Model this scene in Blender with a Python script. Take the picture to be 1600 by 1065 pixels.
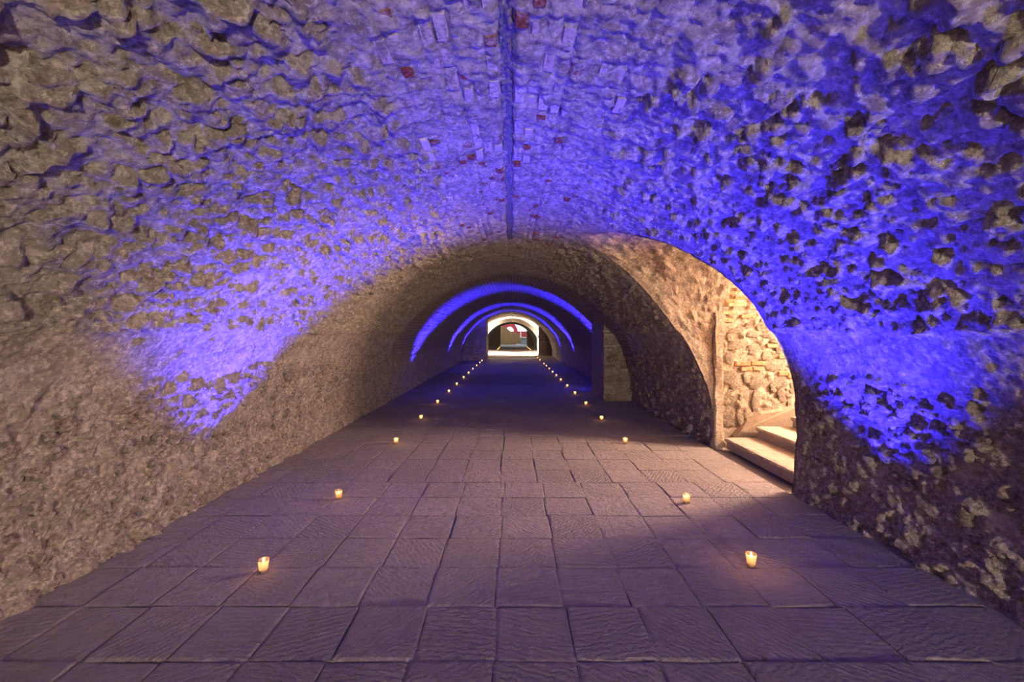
import bpy, math
import numpy as np

for o in list(bpy.data.objects):
    bpy.data.objects.remove(o)
SC = bpy.context.scene
COL = SC.collection
PI = math.pi
rng = np.random.default_rng(7)

# ------------------------------------------------------------------ camera
F = 650.0                      # focal length in pixels of the 1600 px frame
EYE = 1.5
cam = bpy.data.cameras.new('camera')
cam.sensor_width = 36.0
cam.lens = F / 1600 * 36.0
cam.shift_x = 1.0 / 1600
cam.shift_y = -12.5 / 1600
cam.clip_start = 0.05
cam_o = bpy.data.objects.new('camera', cam)
COL.objects.link(cam_o)
cam_o.location = (0, 0, EYE)
cam_o.rotation_euler = (PI / 2, 0, 0)
SC.camera = cam_o

# ------------------------------------------------------------------ world / view
SC.view_settings.view_transform = 'Standard'
SC.view_settings.look = 'None'
SC.view_settings.gamma = 1.0
SC.view_settings.exposure = 0.5
SC.view_settings.use_curve_mapping = False
W = bpy.data.worlds.new('world')
SC.world = W
W.use_nodes = True
W.node_tree.nodes['Background'].inputs[0].default_value = (0.93, 0.97, 1.0, 1)
W.node_tree.nodes['Background'].inputs[1].default_value = 1.1

# ------------------------------------------------------------------ lights
def lamp(name, kind, loc, power, color, size=0.1, target=None, cone=60, blend=1.0):
    L = bpy.data.lights.new(name, kind)
    L.energy = power
    L.color = color
    if kind in ('POINT', 'SPOT'):
        L.shadow_soft_size = size
    else:
        L.size = size
    if kind == 'SPOT':
        L.spot_size = math.radians(cone)
        L.spot_blend = blend
    o = bpy.data.objects.new(name, L)
    COL.objects.link(o)
    o.location = loc
    if target is not None:
        from mathutils import Vector
        d = Vector(target) - Vector(loc)
        o.rotation_euler = d.to_track_quat('-Z', 'Y').to_euler()
    return o

BLUE = (0.028, 0.018, 1.0)
# blue uplights at the foot of the walls, a pair to each bay in view
lamp('blue_uplight', 'SPOT', (-2.36, 3.66, 0.03), 1800, (0.045, 0.03, 1.0), 0.05, (-1.62, 3.36, 2.0), 84)
lamp('blue_uplight', 'SPOT', (2.32, 2.85, 0.03), 1600, BLUE, 0.05, (1.74, 2.78, 2.0), 84)
for s in (-1, 1):
    lamp('blue_uplight', 'SPOT', (s * 2.36, -2.9, 0.05), 3000, (0.26, 0.08, 1.0), 0.05, (s * 1.70, -2.7, 2.0), 100)  # unseen pair added behind the camera as violet fill for the near tunnel
for y, pw in ((10.7, 3000), (17.0, 3200), (21.6, 2200)):
    for s in (-1, 1):
        lamp('blue_uplight', 'SPOT', (s * 2.42, y, 0.05), pw, BLUE, 0.04, (s * 1.75, y, 2.0), 64)
# warm lamp high on the stair, shining through the side arch
lamp('stair_lamp', 'POINT', (5.30, 4.70, 2.10), 1300, (1.0, 0.66, 0.47), 0.42)
# pale yellowish lamp in the passage behind the photographer
lamp('passage_lamp', 'POINT', (1.9, -4.6, 0.7), 1200, (1.0, 0.84, 0.62), 0.12)
# white spots added out of sight, standing in for the bay's skylight
lamp('bay_skylight_spot', 'SPOT', (-2.0, 27.7, 1.3), 12000, (1.0, 0.9, 0.72), 0.15, (1.6, 30.0, 0.8), 70, 0.4)
lamp('bay_skylight_spot', 'SPOT', (2.05, 29.9, 1.3), 9000, (1.0, 0.92, 0.78), 0.15, (-2.0, 31.0, 1.5), 100, 0.5)

# ------------------------------------------------------------------ helpers
def tag(o, label=None, cat=None, group=None, kind=None):
    if label: o['label'] = label
    if cat: o['category'] = cat
    if group: o['group'] = group
    if kind: o['kind'] = kind
    return o

def link(name, me, mat=None, parent=None):
    o = bpy.data.objects.new(name, me)
    COL.objects.link(o)
    if mat and not me.materials:
        me.materials.append(mat)
    if parent:
        o.parent = parent
    return o

def empty(name, loc=(0, 0, 0), rz=0.0):
    o = bpy.data.objects.new(name, None)
    o.empty_display_size = 0.1
    COL.objects.link(o)
    o.location = loc
    o.rotation_euler = (0, 0, rz)
    return o

def raw_mesh(name, V, Fq, smooth=True):
    """V (n,3) array, Fq (m,k) index array (all faces of one size)."""
    V = np.asarray(V, dtype=np.float32)
    Fq = np.asarray(Fq, dtype=np.int32)
    me = bpy.data.meshes.new(name)
    me.vertices.add(len(V))
    me.vertices.foreach_set('co', V.ravel())
    m, k = Fq.shape
    me.loops.add(m * k)
    me.loops.foreach_set('vertex_index', Fq.ravel())
    me.polygons.add(m)
    me.polygons.foreach_set('loop_start', np.arange(0, m * k, k, dtype=np.int32))
    me.polygons.foreach_set('loop_total', np.full(m, k, dtype=np.int32))
    me.update(calc_edges=True)
    me.polygons.foreach_set('use_smooth', np.full(m, smooth, dtype=bool))
    return me

def grid_faces(n, m, flip=False):
    i = np.arange(n - 1)[:, None] * m + np.arange(m - 1)[None, :]
    q = np.stack([i, i + 1, i + m + 1, i + m], -1).reshape(-1, 4)
    return q[:, ::-1] if flip else q

def add_attr(me, name, vals):
    a = me.attributes.new(name, 'FLOAT', 'POINT')
    a.data.foreach_set('value', np.asarray(vals, dtype=np.float32))

def compact(V, Fq, *attrs):
    used = np.unique(Fq)
    remap = -np.ones(len(V), dtype=np.int64)
    remap[used] = np.arange(len(used))
    return (V[used], remap[Fq]) + tuple(a[used] for a in attrs)

# ---- lattice noise
def _h(ix, iy, seed):
    a = (ix.astype(np.int64) * 374761393 + iy.astype(np.int64) * 668265263 + seed * 974634777) & 0x7fffffff
    a = ((a ^ (a >> 13)) * 1274126177) & 0x7fffffff
    a = (a ^ (a >> 16)) & 0x7fffffff
    return a / float(0x7fffffff)

def vnoise(x, y, seed):
    ix = np.floor(x); iy = np.floor(y)
    fx = x - ix; fy = y - iy
    fx = fx * fx * fx * (fx * (fx * 6 - 15) + 10); fy = fy * fy * fy * (fy * (fy * 6 - 15) + 10)
    a = _h(ix, iy, seed); b = _h(ix + 1, iy, seed); c = _h(ix, iy + 1, seed); d = _h(ix + 1, iy + 1, seed)
    return ((a * (1 - fx) + b * fx) * (1 - fy) + (c * (1 - fx) + d * fx) * fy) * 2 - 1

def fbm(x, y, seed, octv=4, gain=0.5):
    s = 0.0; a = 1.0; t = 0.0
    for k in range(octv):
        s = s + a * vnoise(x * 1.9 ** k + 13.1 * k, y * 1.9 ** k - 7.7 * k, seed + k * 17)
        t += a; a *= gain
    return s / t

def ridge(x, y, seed, octv=3):
    s = 0.0; a = 1.0; t = 0.0
    for k in range(octv):
        s = s + a * (1 - 2 * np.abs(vnoise(x * 2 ** k + 5.3 * k, y * 2 ** k + 3.1 * k, seed + 31 * k)))
        t += a; a *= 0.5
    return s / t

def sstep(a, b, x):
    t = np.clip((x - a) / (b - a), 0, 1)
    return t * t * (3 - 2 * t)

# ------------------------------------------------------------------ materials
def new_mat(name):
    m = bpy.data.materials.new(name)
    m.use_nodes = True
    nt = m.node_tree
    b = nt.nodes['Principled BSDF']
    return m, nt, b

def N(nt, t, **kw):
    n = nt.nodes.new(t)
    for k, v in kw.items():
        if k.startswith('_'):
            n.inputs[k[1:].replace('_', ' ')].default_value = v
        else:
            setattr(n, k, v)
    return n

def ramp(nt, src, stops):
    r = nt.nodes.new('ShaderNodeValToRGB')
    e = r.color_ramp.elements
    while len(e) < len(stops): e.new(0.5)
    for i, (p, c) in enumerate(stops):
        e[i].position = p
        e[i].color = (c[0], c[1], c[2], 1) if not np.isscalar(c) else (c, c, c, 1)
    nt.links.new(src, r.inputs[0])
    return r.outputs[0]

def mix(nt, fac, a, b, mode='MIX'):
    n = nt.nodes.new('ShaderNodeMix')
    n.data_type = 'RGBA'; n.blend_type = mode
    for sock, v in ((n.inputs[0], fac), (n.inputs[6], a), (n.inputs[7], b)):
        if hasattr(v, 'is_linked') or isinstance(v, bpy.types.NodeSocket):
            nt.links.new(v, sock)
        elif np.isscalar(v):
            sock.default_value = v
        else:
            sock.default_value = (v[0], v[1], v[2], 1)
    return n.outputs[2]

def math_(nt, op, a, b=None, clamp=False):
    n = nt.nodes.new('ShaderNodeMath'); n.operation = op; n.use_clamp = clamp
    for sock, v in ((n.inputs[0], a), (n.inputs[1], b)):
        if v is None: continue
        if isinstance(v, bpy.types.NodeSocket): nt.links.new(v, sock)
        else: sock.default_value = v
    return n.outputs[0]

def noise(nt, vec, scale, detail=6, rough=0.6, dist=0.0):
    n = nt.nodes.new('ShaderNodeTexNoise')
    n.inputs['Scale'].default_value = scale
    n.inputs['Detail'].default_value = detail
    n.inputs['Roughness'].default_value = rough
    n.inputs['Distortion'].default_value = dist
    nt.links.new(vec, n.inputs['Vector'])
    return n.outputs[0]

def bump(nt, b, height, strength, dist, prev=None):
    n = nt.nodes.new('ShaderNodeBump')
    n.inputs['Strength'].default_value = strength
    n.inputs['Distance'].default_value = dist
    nt.links.new(height, n.inputs['Height'])
    if prev is not None: nt.links.new(prev, n.inputs['Normal'])
    nt.links.new(n.outputs[0], b.inputs['Normal'])
    return n.outputs[0]

def masonry_mat(name, mortar, mortar2, stone, stone2, bricks=False, fine=1.0):
    """lime mortar with stone showing where the 'stone' attribute is set; relief below the mesh scale by bump, its light and shade also painted in."""
    m, nt, b = new_mat(name)
    g = N(nt, 'ShaderNodeNewGeometry')
    P = g.outputs['Position']
    n1 = noise(nt, P, 0.9, 5)
    n2 = noise(nt, P, 7.0, 8, 0.65)
    n3 = noise(nt, P, 34.0, 10, 0.72)
    n4 = noise(nt, P, 120.0, 5, 0.7)
    base = mix(nt, ramp(nt, n1, [(0.35, 0.0), (0.65, 1.0)]), mortar, mortar2)
    dirt = mix(nt, ramp(nt, n2, [(0.38, 0.0), (0.62, 1.0)]), [c * 0.62 for c in mortar2], base)
    at = N(nt, 'ShaderNodeAttribute', attribute_name='stone')
    cid = N(nt, 'ShaderNodeAttribute', attribute_name='cid')
    sc = mix(nt, cid.outputs['Fac'], stone, stone2)
    sm = math_(nt, 'ADD', at.outputs['Fac'], math_(nt, 'MULTIPLY', math_(nt, 'SUBTRACT', n2, 0.5), 1.6))
    sm = ramp(nt, sm, [(0.45, 0.0), (0.62, 1.0)])
    n5 = noise(nt, P, 15.0, 9, 0.7, 0.4)
    dirt = mix(nt, ramp(nt, n5, [(0.40, 0.8), (0.50, 0.0)]), dirt, [x * 0.85 for x in stone])
    c = mix(nt, math_(nt, 'MULTIPLY', sm, 0.75), dirt, sc)
    pit_shade = math_(nt, 'MULTIPLY', ramp(nt, n3, [(0.36, 0.8), (0.48, 0.0)]), ramp(nt, noise(nt, P, 4.3, 5, 0.6), [(0.40, 0.45), (0.56, 1.0)]))
    c = mix(nt, pit_shade, c, [x * 0.4 for x in stone])  # hollows of the fine relief darkened in the colour, as painted shade
    c = mix(nt, ramp(nt, n3, [(0.52, 0.0), (0.62, 0.85)]), c, [min(1, x * 1.22) for x in mortar])  # raised flecks lightened in the colour, as painted highlights
    hgt = math_(nt, 'ADD', math_(nt, 'MULTIPLY', n3, 0.8), math_(nt, 'MULTIPLY', n4, 0.25))
    nb = bump(nt, b, hgt, 1.0 * fine, 0.09)
    if bricks:
        uv = N(nt, 'ShaderNodeUVMap', uv_map='UVMap')
        br = N(nt, 'ShaderNodeTexBrick', _Scale=1.0, _Mortar_Size=0.012, _Mortar_Smooth=0.3, _Brick_Width=0.26, _Row_Height=0.075, _Bias=0.0)
        br.inputs['Color1'].default_value = (0.36, 0.24, 0.18, 1)
        br.inputs['Color2'].default_value = (0.27, 0.20, 0.17, 1)
        br.inputs['Mortar'].default_value = (0.44, 0.38, 0.31, 1)
        nt.links.new(uv.outputs[0], br.inputs['Vector'])
        sp = N(nt, 'ShaderNodeSeparateXYZ'); nt.links.new(P, sp.inputs[0])
        yy = math_(nt, 'ADD', sp.outputs['Y'], math_(nt, 'MULTIPLY', n2, 0.5))
        far = math_(nt, 'MULTIPLY', math_(nt, 'SUBTRACT', yy, 8.5), 4.0, True)
        up = math_(nt, 'MULTIPLY', math_(nt, 'SUBTRACT', sp.outputs['Z'], 0.8), 3.0, True)
        far = math_(nt, 'MULTIPLY', far, up)
        c = mix(nt, math_(nt, 'MULTIPLY', far, 0.8), c, br.outputs['Color'])
        nb = bump(nt, b, math_(nt, 'MULTIPLY', math_(nt, 'SUBTRACT', 1.0, br.outputs['Fac']), far), 0.7, 0.03, nb)
    nt.links.new(c, b.inputs['Base Color'])
    b.inputs['Roughness'].default_value = 0.92
    b.inputs['Specular IOR Level'].default_value = 0.15
    return m

def piece_mat(name, cols, bump_s=0.8, scale=22.0, mortar=(0.5, 0.44, 0.36), smear=0.45):
    """separate stones / bricks: colour varies from piece to piece, smeared with mortar."""
    m, nt, b = new_mat(name)
    g = N(nt, 'ShaderNodeNewGeometry')
    oi = N(nt, 'ShaderNodeObjectInfo')
    P = g.outputs['Position']
    r = math_(nt, 'FRACT', math_(nt, 'ADD', g.outputs['Random Per Island'], oi.outputs['Random']))
    k = len(cols)
    c = ramp(nt, r, [(i / max(1, k - 1), cols[i]) for i in range(k)])
    n2 = noise(nt, P, 9.0, 7, 0.65)
    n3 = noise(nt, P, scale * 1.8, 8, 0.72)
    c = mix(nt, ramp(nt, n2, [(0.5, 0.0), (0.6, smear)]), c, mortar)
    c = mix(nt, ramp(nt, n3, [(0.38, 0.8), (0.5, 0.0)]), c, [x * 0.4 for x in cols[0]])
    c = mix(nt, ramp(nt, n3, [(0.53, 0.0), (0.68, 0.7)]), c, [min(1, x * 1.25) for x in mortar])
    nt.links.new(c, b.inputs['Base Color'])
    n4 = noise(nt, P, scale * 1.6, 9, 0.74)
    bump(nt, b, n4, bump_s, 0.10)
    b.inputs['Roughness'].default_value = 0.92
    b.inputs['Specular IOR Level'].default_value = 0.15
    return m

M = {}
M['vault'] = masonry_mat('vault_masonry', (0.70, 0.64, 0.54), (0.56, 0.50, 0.41), (0.38, 0.30, 0.23), (0.48, 0.41, 0.33), bricks=True)
M['wall'] = masonry_mat('wall_masonry', (0.68, 0.60, 0.52), (0.52, 0.45, 0.38), (0.36, 0.29, 0.25), (0.47, 0.38, 0.32), bricks=True)
M['niche'] = masonry_mat('niche_masonry', (0.54, 0.45, 0.35), (0.45, 0.37, 0.28), (0.42, 0.31, 0.21), (0.50, 0.40, 0.29), fine=0.8)
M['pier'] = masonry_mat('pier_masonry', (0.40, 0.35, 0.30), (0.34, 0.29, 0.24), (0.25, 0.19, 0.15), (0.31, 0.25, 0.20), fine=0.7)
M['vault_stone'] = piece_mat('vault_stone', [(0.44, 0.35, 0.26), (0.52, 0.45, 0.36), (0.40, 0.33, 0.27), (0.58, 0.52, 0.43)], 1.0, 20, (0.66, 0.60, 0.50), 0.8)
M['wall_stone'] = piece_mat('wall_stone', [(0.28, 0.24, 0.21), (0.46, 0.37, 0.30), (0.38, 0.28, 0.23), (0.56, 0.49, 0.43)], 1.0, 20, (0.64, 0.57, 0.49), 0.55)
M['brick'] = piece_mat('plastered_brick', [(0.46, 0.40, 0.35), (0.44, 0.37, 0.32), (0.42, 0.34, 0.29), (0.50, 0.44, 0.38)], 0.5, 30, smear=0.6)
M['red_brick'] = piece_mat('red_brick', [(0.30, 0.07, 0.04), (0.36, 0.10, 0.06), (0.24, 0.06, 0.05)], 0.8, 30, smear=0.5)
M['stair_brick'] = piece_mat('stair_brick', [(0.52, 0.19, 0.09), (0.56, 0.26, 0.13), (0.52, 0.36, 0.22)], 0.5, 30, (0.62, 0.52, 0.38), smear=0.35)
M['stair_stone'] = piece_mat('stair_stone', [(0.24, 0.20, 0.16), (0.46, 0.38, 0.28), (0.34, 0.28, 0.22), (0.52, 0.43, 0.31)], 1.0, 26, (0.60, 0.50, 0.37), smear=0.7)

def slab_mat(name, c1, c2, strength=0.6):
    m, nt, b = new_mat(name)
    tc = N(nt, 'ShaderNodeNewGeometry')
    oi = N(nt, 'ShaderNodeObjectInfo')
    P = tc.outputs['Position']
    r = math_(nt, 'FRACT', math_(nt, 'ADD', tc.outputs['Random Per Island'], oi.outputs['Random']))
    n1 = noise(nt, P, 1.3, 5)
    n2 = noise(nt, P, 14, 8, 0.65)
    c = mix(nt, ramp(nt, n1, [(0.35, 0.0), (0.65, 1.0)]), c1, c2)
    c = mix(nt, math_(nt, 'MULTIPLY', r, 0.35), c, [x * 0.75 for x in c1])
    c = mix(nt, ramp(nt, n2, [(0.35, 0.4), (0.55, 0.0)]), c, [x * 0.6 for x in c1])
    nt.links.new(c, b.inputs['Base Color'])
    # chisel strokes, turned from slab to slab
    rot = N(nt, 'ShaderNodeVectorRotate', rotation_type='Z_AXIS')
    nt.links.new(P, rot.inputs['Vector'])
    ang = math_(nt, 'ADD', math_(nt, 'MULTIPLY', math_(nt, 'FRACT', math_(nt, 'MULTIPLY', r, 7.3)), 2.2), 0.5)
    nt.links.new(ang, rot.inputs['Angle'])
    wv = N(nt, 'ShaderNodeTexWave', _Scale=9.0, _Distortion=7.0, _Detail=4.0, _Detail_Scale=2.2, _Detail_Roughness=0.65)
    nt.links.new(rot.outputs[0], wv.inputs['Vector'])
    h = math_(nt, 'ADD', math_(nt, 'MULTIPLY', wv.outputs['Fac'], math_(nt, 'ADD', 0.04, math_(nt, 'MULTIPLY', r, 0.18))),
              math_(nt, 'MULTIPLY', noise(nt, P, 16, 9, 0.68, 0.6), 1.1))
    bump(nt, b, h, strength, 0.065)
    b.inputs['Roughness'].default_value = 0.78
    b.inputs['Specular IOR Level'].default_value = 0.25
    return m

M['slab'] = slab_mat('floor_slab', (0.38, 0.335, 0.315), (0.31, 0.275, 0.26), 1.0)
M['step'] = slab_mat('step_slab', (0.42, 0.36, 0.29), (0.35, 0.30, 0.24), 0.6)

def plain(name, c, rough=0.8, spec=0.2, n=True, sc=12.0):
    m, nt, b = new_mat(name)
    if n:
        g = N(nt, 'ShaderNodeNewGeometry')
        v = noise(nt, g.outputs['Position'], sc, 6, 0.65)
        nt.links.new(mix(nt, ramp(nt, v, [(0.35, 0.0), (0.65, 1.0)]), [x * 0.72 for x in c], c), b.inputs['Base Color'])
        bump(nt, b, v, 0.4, 0.01)
    else:
        b.inputs['Base Color'].default_value = (*c, 1)
    b.inputs['Roughness'].default_value = rough
    b.inputs['Specular IOR Level'].default_value = spec
    return m

M['grout'] = plain('grout', (0.26, 0.23, 0.21), sc=40)
M['grit'] = plain('dark_grit', (0.15, 0.135, 0.13), sc=90)
M['plaster'] = plain('plaster', (0.46, 0.38, 0.28))
M['haunch'] = plain('haunch_plaster', (0.28, 0.22, 0.16), sc=25)
M['white_plaster'] = plain('white_plaster', (0.85, 0.8, 0.7))
M['tan_wall'] = plain('tan_wall', (0.27, 0.165, 0.08), sc=2)
M['red_wall'] = plain('red_wall', (0.42, 0.06, 0.07), sc=2)
M['grey_stone'] = plain('grey_stone', (0.22, 0.23, 0.24), sc=4)
M['pale_stone'] = plain('pale_stone', (0.88, 0.92, 0.96), sc=6)
M['dark_wood'] = plain('dark_wood', (0.04, 0.03, 0.025), sc=6)

# ------------------------------------------------------------------ the barrel vault: profile and relief
R = 2.69
TJ = math.asin(EYE / R)                      # springing joint of the vault, at eye level
ARC_C = R * PI / 2                           # arc coordinate of the crown

# outline of the side arch in the (y, z) plane, read along the jambs
APEX = (4.44, 2.57)
near = [(3.98, -0.05), (3.93, 0.25), (3.80, 0.62), (3.66, 1.05), (3.55, 1.45), (3.49, 1.75), (3.505, 2.01), (3.66, 2.29), (4.00, 2.47)]
farp = [(4.80, 2.50), (5.10, 2.32), (5.27, 2.13), (5.42, 1.82), (5.46, 1.5), (5.45, 1.0), (5.45, 0.5), (5.46, -0.05)]
ctrl = np.array(near + [APEX] + farp)
def resample(pts, n):
    d = np.r_[0, np.cumsum(np.hypot(*np.diff(pts, axis=0).T))]
    t = np.linspace(0, d[-1], n * 4)
    p = np.stack([np.interp(t, d, pts[:, 0]), np.interp(t, d, pts[:, 1])], 1)
    k = np.ones(21) / 21                     # round the corners of the polyline
    q = np.pad(p, ((10, 10), (0, 0)), mode='edge')
    p = np.stack([np.convolve(q[:, 0], k, 'valid'), np.convolve(q[:, 1], k, 'valid')], 1)
    return p[np.linspace(0, len(p) - 1, n).round().astype(int)]
ARCH = resample(ctrl, 190)
tg = np.gradient(ARCH, axis=0); tg /= np.linalg.norm(tg, axis=1)[:, None]
ARCH_N = np.stack([tg[:, 1], -tg[:, 0]], 1)  # towards the inside of the opening
ARCH_N *= np.sign(((np.array([4.45, 1.2]) - ARCH) * ARCH_N).sum(1))[:, None]
s_ = np.arange(190)
ARCH = ARCH + ARCH_N * (0.016 * fbm(s_ * 0.22, s_ * 0 + 3.3, 5, 4))[:, None]

def arch_sdf(Y, Z):
    """signed distance to the arch outline (negative inside the opening), nearest point index"""
    P = np.stack([Y, Z], -1)
    best = np.full(len(P), 1e9); idx = np.zeros(len(P), dtype=int)
    for k in range(len(ARCH)):
        d = (P[:, 0] - ARCH[k, 0]) ** 2 + (P[:, 1] - ARCH[k, 1]) ** 2
        w = d < best
        best[w] = d[w]; idx[w] = k
    side = ((P - ARCH[idx]) * ARCH_N[idx]).sum(1)
    return np.where(side > 0, -1, 1) * np.sqrt(best), idx

# rubble stones bedded in courses: the same table drives the relief and the separate stones
class Courses:
    def __init__(s, pu, pv, seed, hmin, hmax, keep, su, sv):
        s.pu, s.pv, s.seed, s.hmin, s.hmax, s.keep, s.su, s.sv = pu, pv, seed, hmin, hmax, keep, su, sv
    def cell(s, i, j):
        f = lambda k: _h(i, j, s.seed + k)
        cu = (i + 0.5 + (f(1) - 0.5) * 0.5) * s.pu
        cv = (j + 0.5 + 0.5 * (np.mod(i, 2)) + (f(2) - 0.5) * 0.6) * s.pv
        ru = s.pu * s.su * (0.7 + 0.6 * f(3)); rv = s.pv * s.sv * (0.65 + 0.7 * f(4))
        hh = s.hmin + (s.hmax - s.hmin) * f(5) ** 1.6
        an = (f(6) - 0.5) * 0.9
        return cu, cv, ru, rv, hh, an, f(7) < s.keep, f(8)
    def relief(s, u, v):
        out = np.zeros_like(u); msk = np.zeros_like(u); cid = np.zeros_like(u)
        wu = u + 0.024 * vnoise(u * 13, v * 13, s.seed + 50) + 0.016 * vnoise(u * 36, v * 36, s.seed + 52)
        wv = v + 0.030 * vnoise(u * 12 + 9, v * 12, s.seed + 51) + 0.016 * vnoise(u * 33, v * 33, s.seed + 53)
        i0 = np.floor(wu / s.pu)
        for di in (-1, 0, 1):
            i = i0 + di
            j0 = np.floor(wv / s.pv - 0.5 * np.mod(i, 2))
            for dj in (-1, 0, 1):
                j = j0 + dj
                cu, cv, ru, rv, hh, an, ex, cc = s.cell(i, j)
                du = wu - cu; dv = wv - cv
                c, sn = np.cos(an), np.sin(an)
                q = ((c * du - sn * dv) / ru) ** 2 + ((sn * du + c * dv) / rv) ** 2
                tl = 1 + 1.1 * (_h(i, j, s.seed + 9) - 0.5) * du / ru + 1.1 * (_h(i, j, s.seed + 10) - 0.5) * dv / rv
                b = np.where(ex, hh * tl * np.clip(1 - q ** 2.2, 0, 1) ** 0.5, 0)
                w = b > out
                out[w] = b[w]
                msk = np.where(w, np.clip(1.15 - q, 0, 1), msk)
                cid = np.where(w, cc, cid)
        return out, msk, cid

CV = Courses(0.078, 0.120, 100, 0.006, 0.046, 0.78, 0.52, 0.48)     # vault
CW = Courses(0.090, 0.120, 300, 0.006, 0.038, 0.85, 0.52, 0.50)     # walls
BRK_U = 0.062
BRK_V = 0.165

def relief(th, Y):
    """inward relief of the vault at angle th and depth Y: height, stone mask, stone tone"""
    u = R * th
    z = R * np.sin(th)
    ceil = sstep(EYE - 0.03, EYE + 0.05, z)
    crown = 1 - sstep(0.45, 0.75, np.abs(u - ARC_C) + 0.15 * vnoise(u * 2, Y * 2, 9))
    low = 0.018 * fbm(u * 1.4, Y * 1.1, 1, 3)
    rough = 0.023 * ridge(u * 7, Y * 5.0, 2, 4) + 0.013 * ridge(u * 22, Y * 17, 3, 2) + 0.008 * fbm(u * 34, Y * 30, 4, 2)
    hv, mv, cv = CV.relief(u, Y)
    hw, mw, cw = CW.relief(u, Y)
    bandL = sstep(1.12, 1.2, z + 0.04 * vnoise(Y * 3, u * 0, 12)) * (1 - ceil)
    foot = 1 - sstep(0.10, 0.5, z)
    hw = hw * (1 - 0.8 * bandL) * (1 + 0.7 * foot); mw = mw * (1 - 0.9 * bandL)
    hfar = 1 - 0.75 * sstep(7.8, 9.0, Y)          # brick lining further in
    hv = hv * hfar * (1 - crown); mv = mv * hfar * (1 - crown)
    # bricks on edge along the crown
    bi = np.floor(u / BRK_U); fu = u / BRK_U - bi
    bo = _h(bi, bi * 0, 40); bj = np.floor(Y / BRK_V + bo); fv = Y / BRK_V + bo - bj
    bm = sstep(0.0, 0.16, fu) * sstep(1, 0.84, fu) * sstep(0, 0.06, fv) * sstep(1, 0.94, fv)
    hb = bm * (0.006 + 0.010 * _h(bi, bj, 41)) * crown * (1 - sstep(6.5, 8, Y))
    em = np.ones_like(u)                           # relief dies down at the rim of the side arch
    nr = np.where((np.cos(th) > 0) & (Y > 3.1) & (Y < 5.9))[0]
    if len(nr):
        em[nr] = 0.15 + 0.85 * sstep(0.01, 0.16, np.abs(arch_sdf(Y[nr], z[nr])[0]))
    hv = hv * em; hw = hw * em; rough = rough * em
    h = low + (rough * (0.55 + 0.45 * (1 - crown))) * (1 - 0.45 * bandL) + ceil * (hv + hb) + (1 - ceil) * hw
    h = h + 0.022 * (ceil - 0.5)                   # the vault oversails the wall a little
    h = h - 0.030 * np.exp(-((u - ARC_C - 0.018) / 0.030) ** 2) * (Y < 5.2)     # seam along the crown
    return h, ceil * mv + (1 - ceil) * mw, ceil * cv + (1 - ceil) * cw

def surf(th, Y, extra=0.0):
    h, m, c = relief(th, Y)
    r = R - h - extra
    return np.stack([r * np.cos(th), Y, r * np.sin(th)], -1), m, c, h

ARCH_H = relief(np.arcsin(np.clip(ARCH[:, 1] / R, -1, 0.999)), ARCH[:, 0])[0]
# depth stations: fine where the camera is close
ys = [-7.0]
while ys[-1] < 35.0:
    y = ys[-1]
    d = 0.08 if y < 0.6 else max(0.0125, 0.0052 * y)
    if y < 0.6 and y + d > 0.6: d = 0.6 - y + 1e-4
    ys.append(y + d)
ys[-1] = 35.0
YS = np.array(ys)
NTW, NTC = 110, 360
thR = np.linspace(-0.03, TJ, NTW)
thC = np.linspace(TJ, PI - TJ, NTC)
thL = np.linspace(PI - TJ, PI + 0.03, NTW)

def shell(name, ths, mat):
    TH, YY = np.meshgrid(ths, YS, indexing='ij')
    th = TH.ravel(); yy = YY.ravel()
    V, m, c, h = surf(th, yy)
    Fq = grid_faces(len(ths), len(YS), flip=True)
    near_ = np.where((V[:, 0] > 0) & (V[:, 1] > 3.2) & (V[:, 1] < 5.8))[0]
    inside = np.zeros(len(V), bool)
    if len(near_) and ths[0] < PI / 2:
        d, idx = arch_sdf(V[near_, 1], V[near_, 2])
        inside[near_] = d < 0
        Fq = Fq[~inside[Fq].all(1)]
        rim = near_[d < 0]; ri = idx[d < 0]
        yb = ARCH[ri, 0]; zb = ARCH[ri, 1]
        rr = R - ARCH_H[ri]
        V[rim, 1] = yb; V[rim, 2] = zb
        V[rim, 0] = np.sqrt(np.maximum(rr ** 2 - zb ** 2, 0.01)) + 0.004
    uv = np.stack([yy, R * th], 1)
    V, Fq, m, c, uv = compact(V, Fq, m, c, uv)
    me = raw_mesh(name, V, Fq)
    add_attr(me, 'stone', m); add_attr(me, 'cid', c)
    ul = me.uv_layers.new(name='UVMap')
    ul.data.foreach_set('uv', uv[Fq.ravel()].astype(np.float32).ravel())
    return tag(link(name, me, mat), kind='structure')

ceiling = shell('ceiling', thC, M['vault'])
tag(ceiling, 'barrel vault of rough rubble stone with a brick crown')
wall_left = shell('wall_left', thL, M['wall'])
tag(wall_left, 'left tunnel wall of rough rubble below the springing joint')
wall_right = shell('wall_right', thR, M['wall'])
tag(wall_right, 'right tunnel wall of rough rubble with the side arch')

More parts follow.
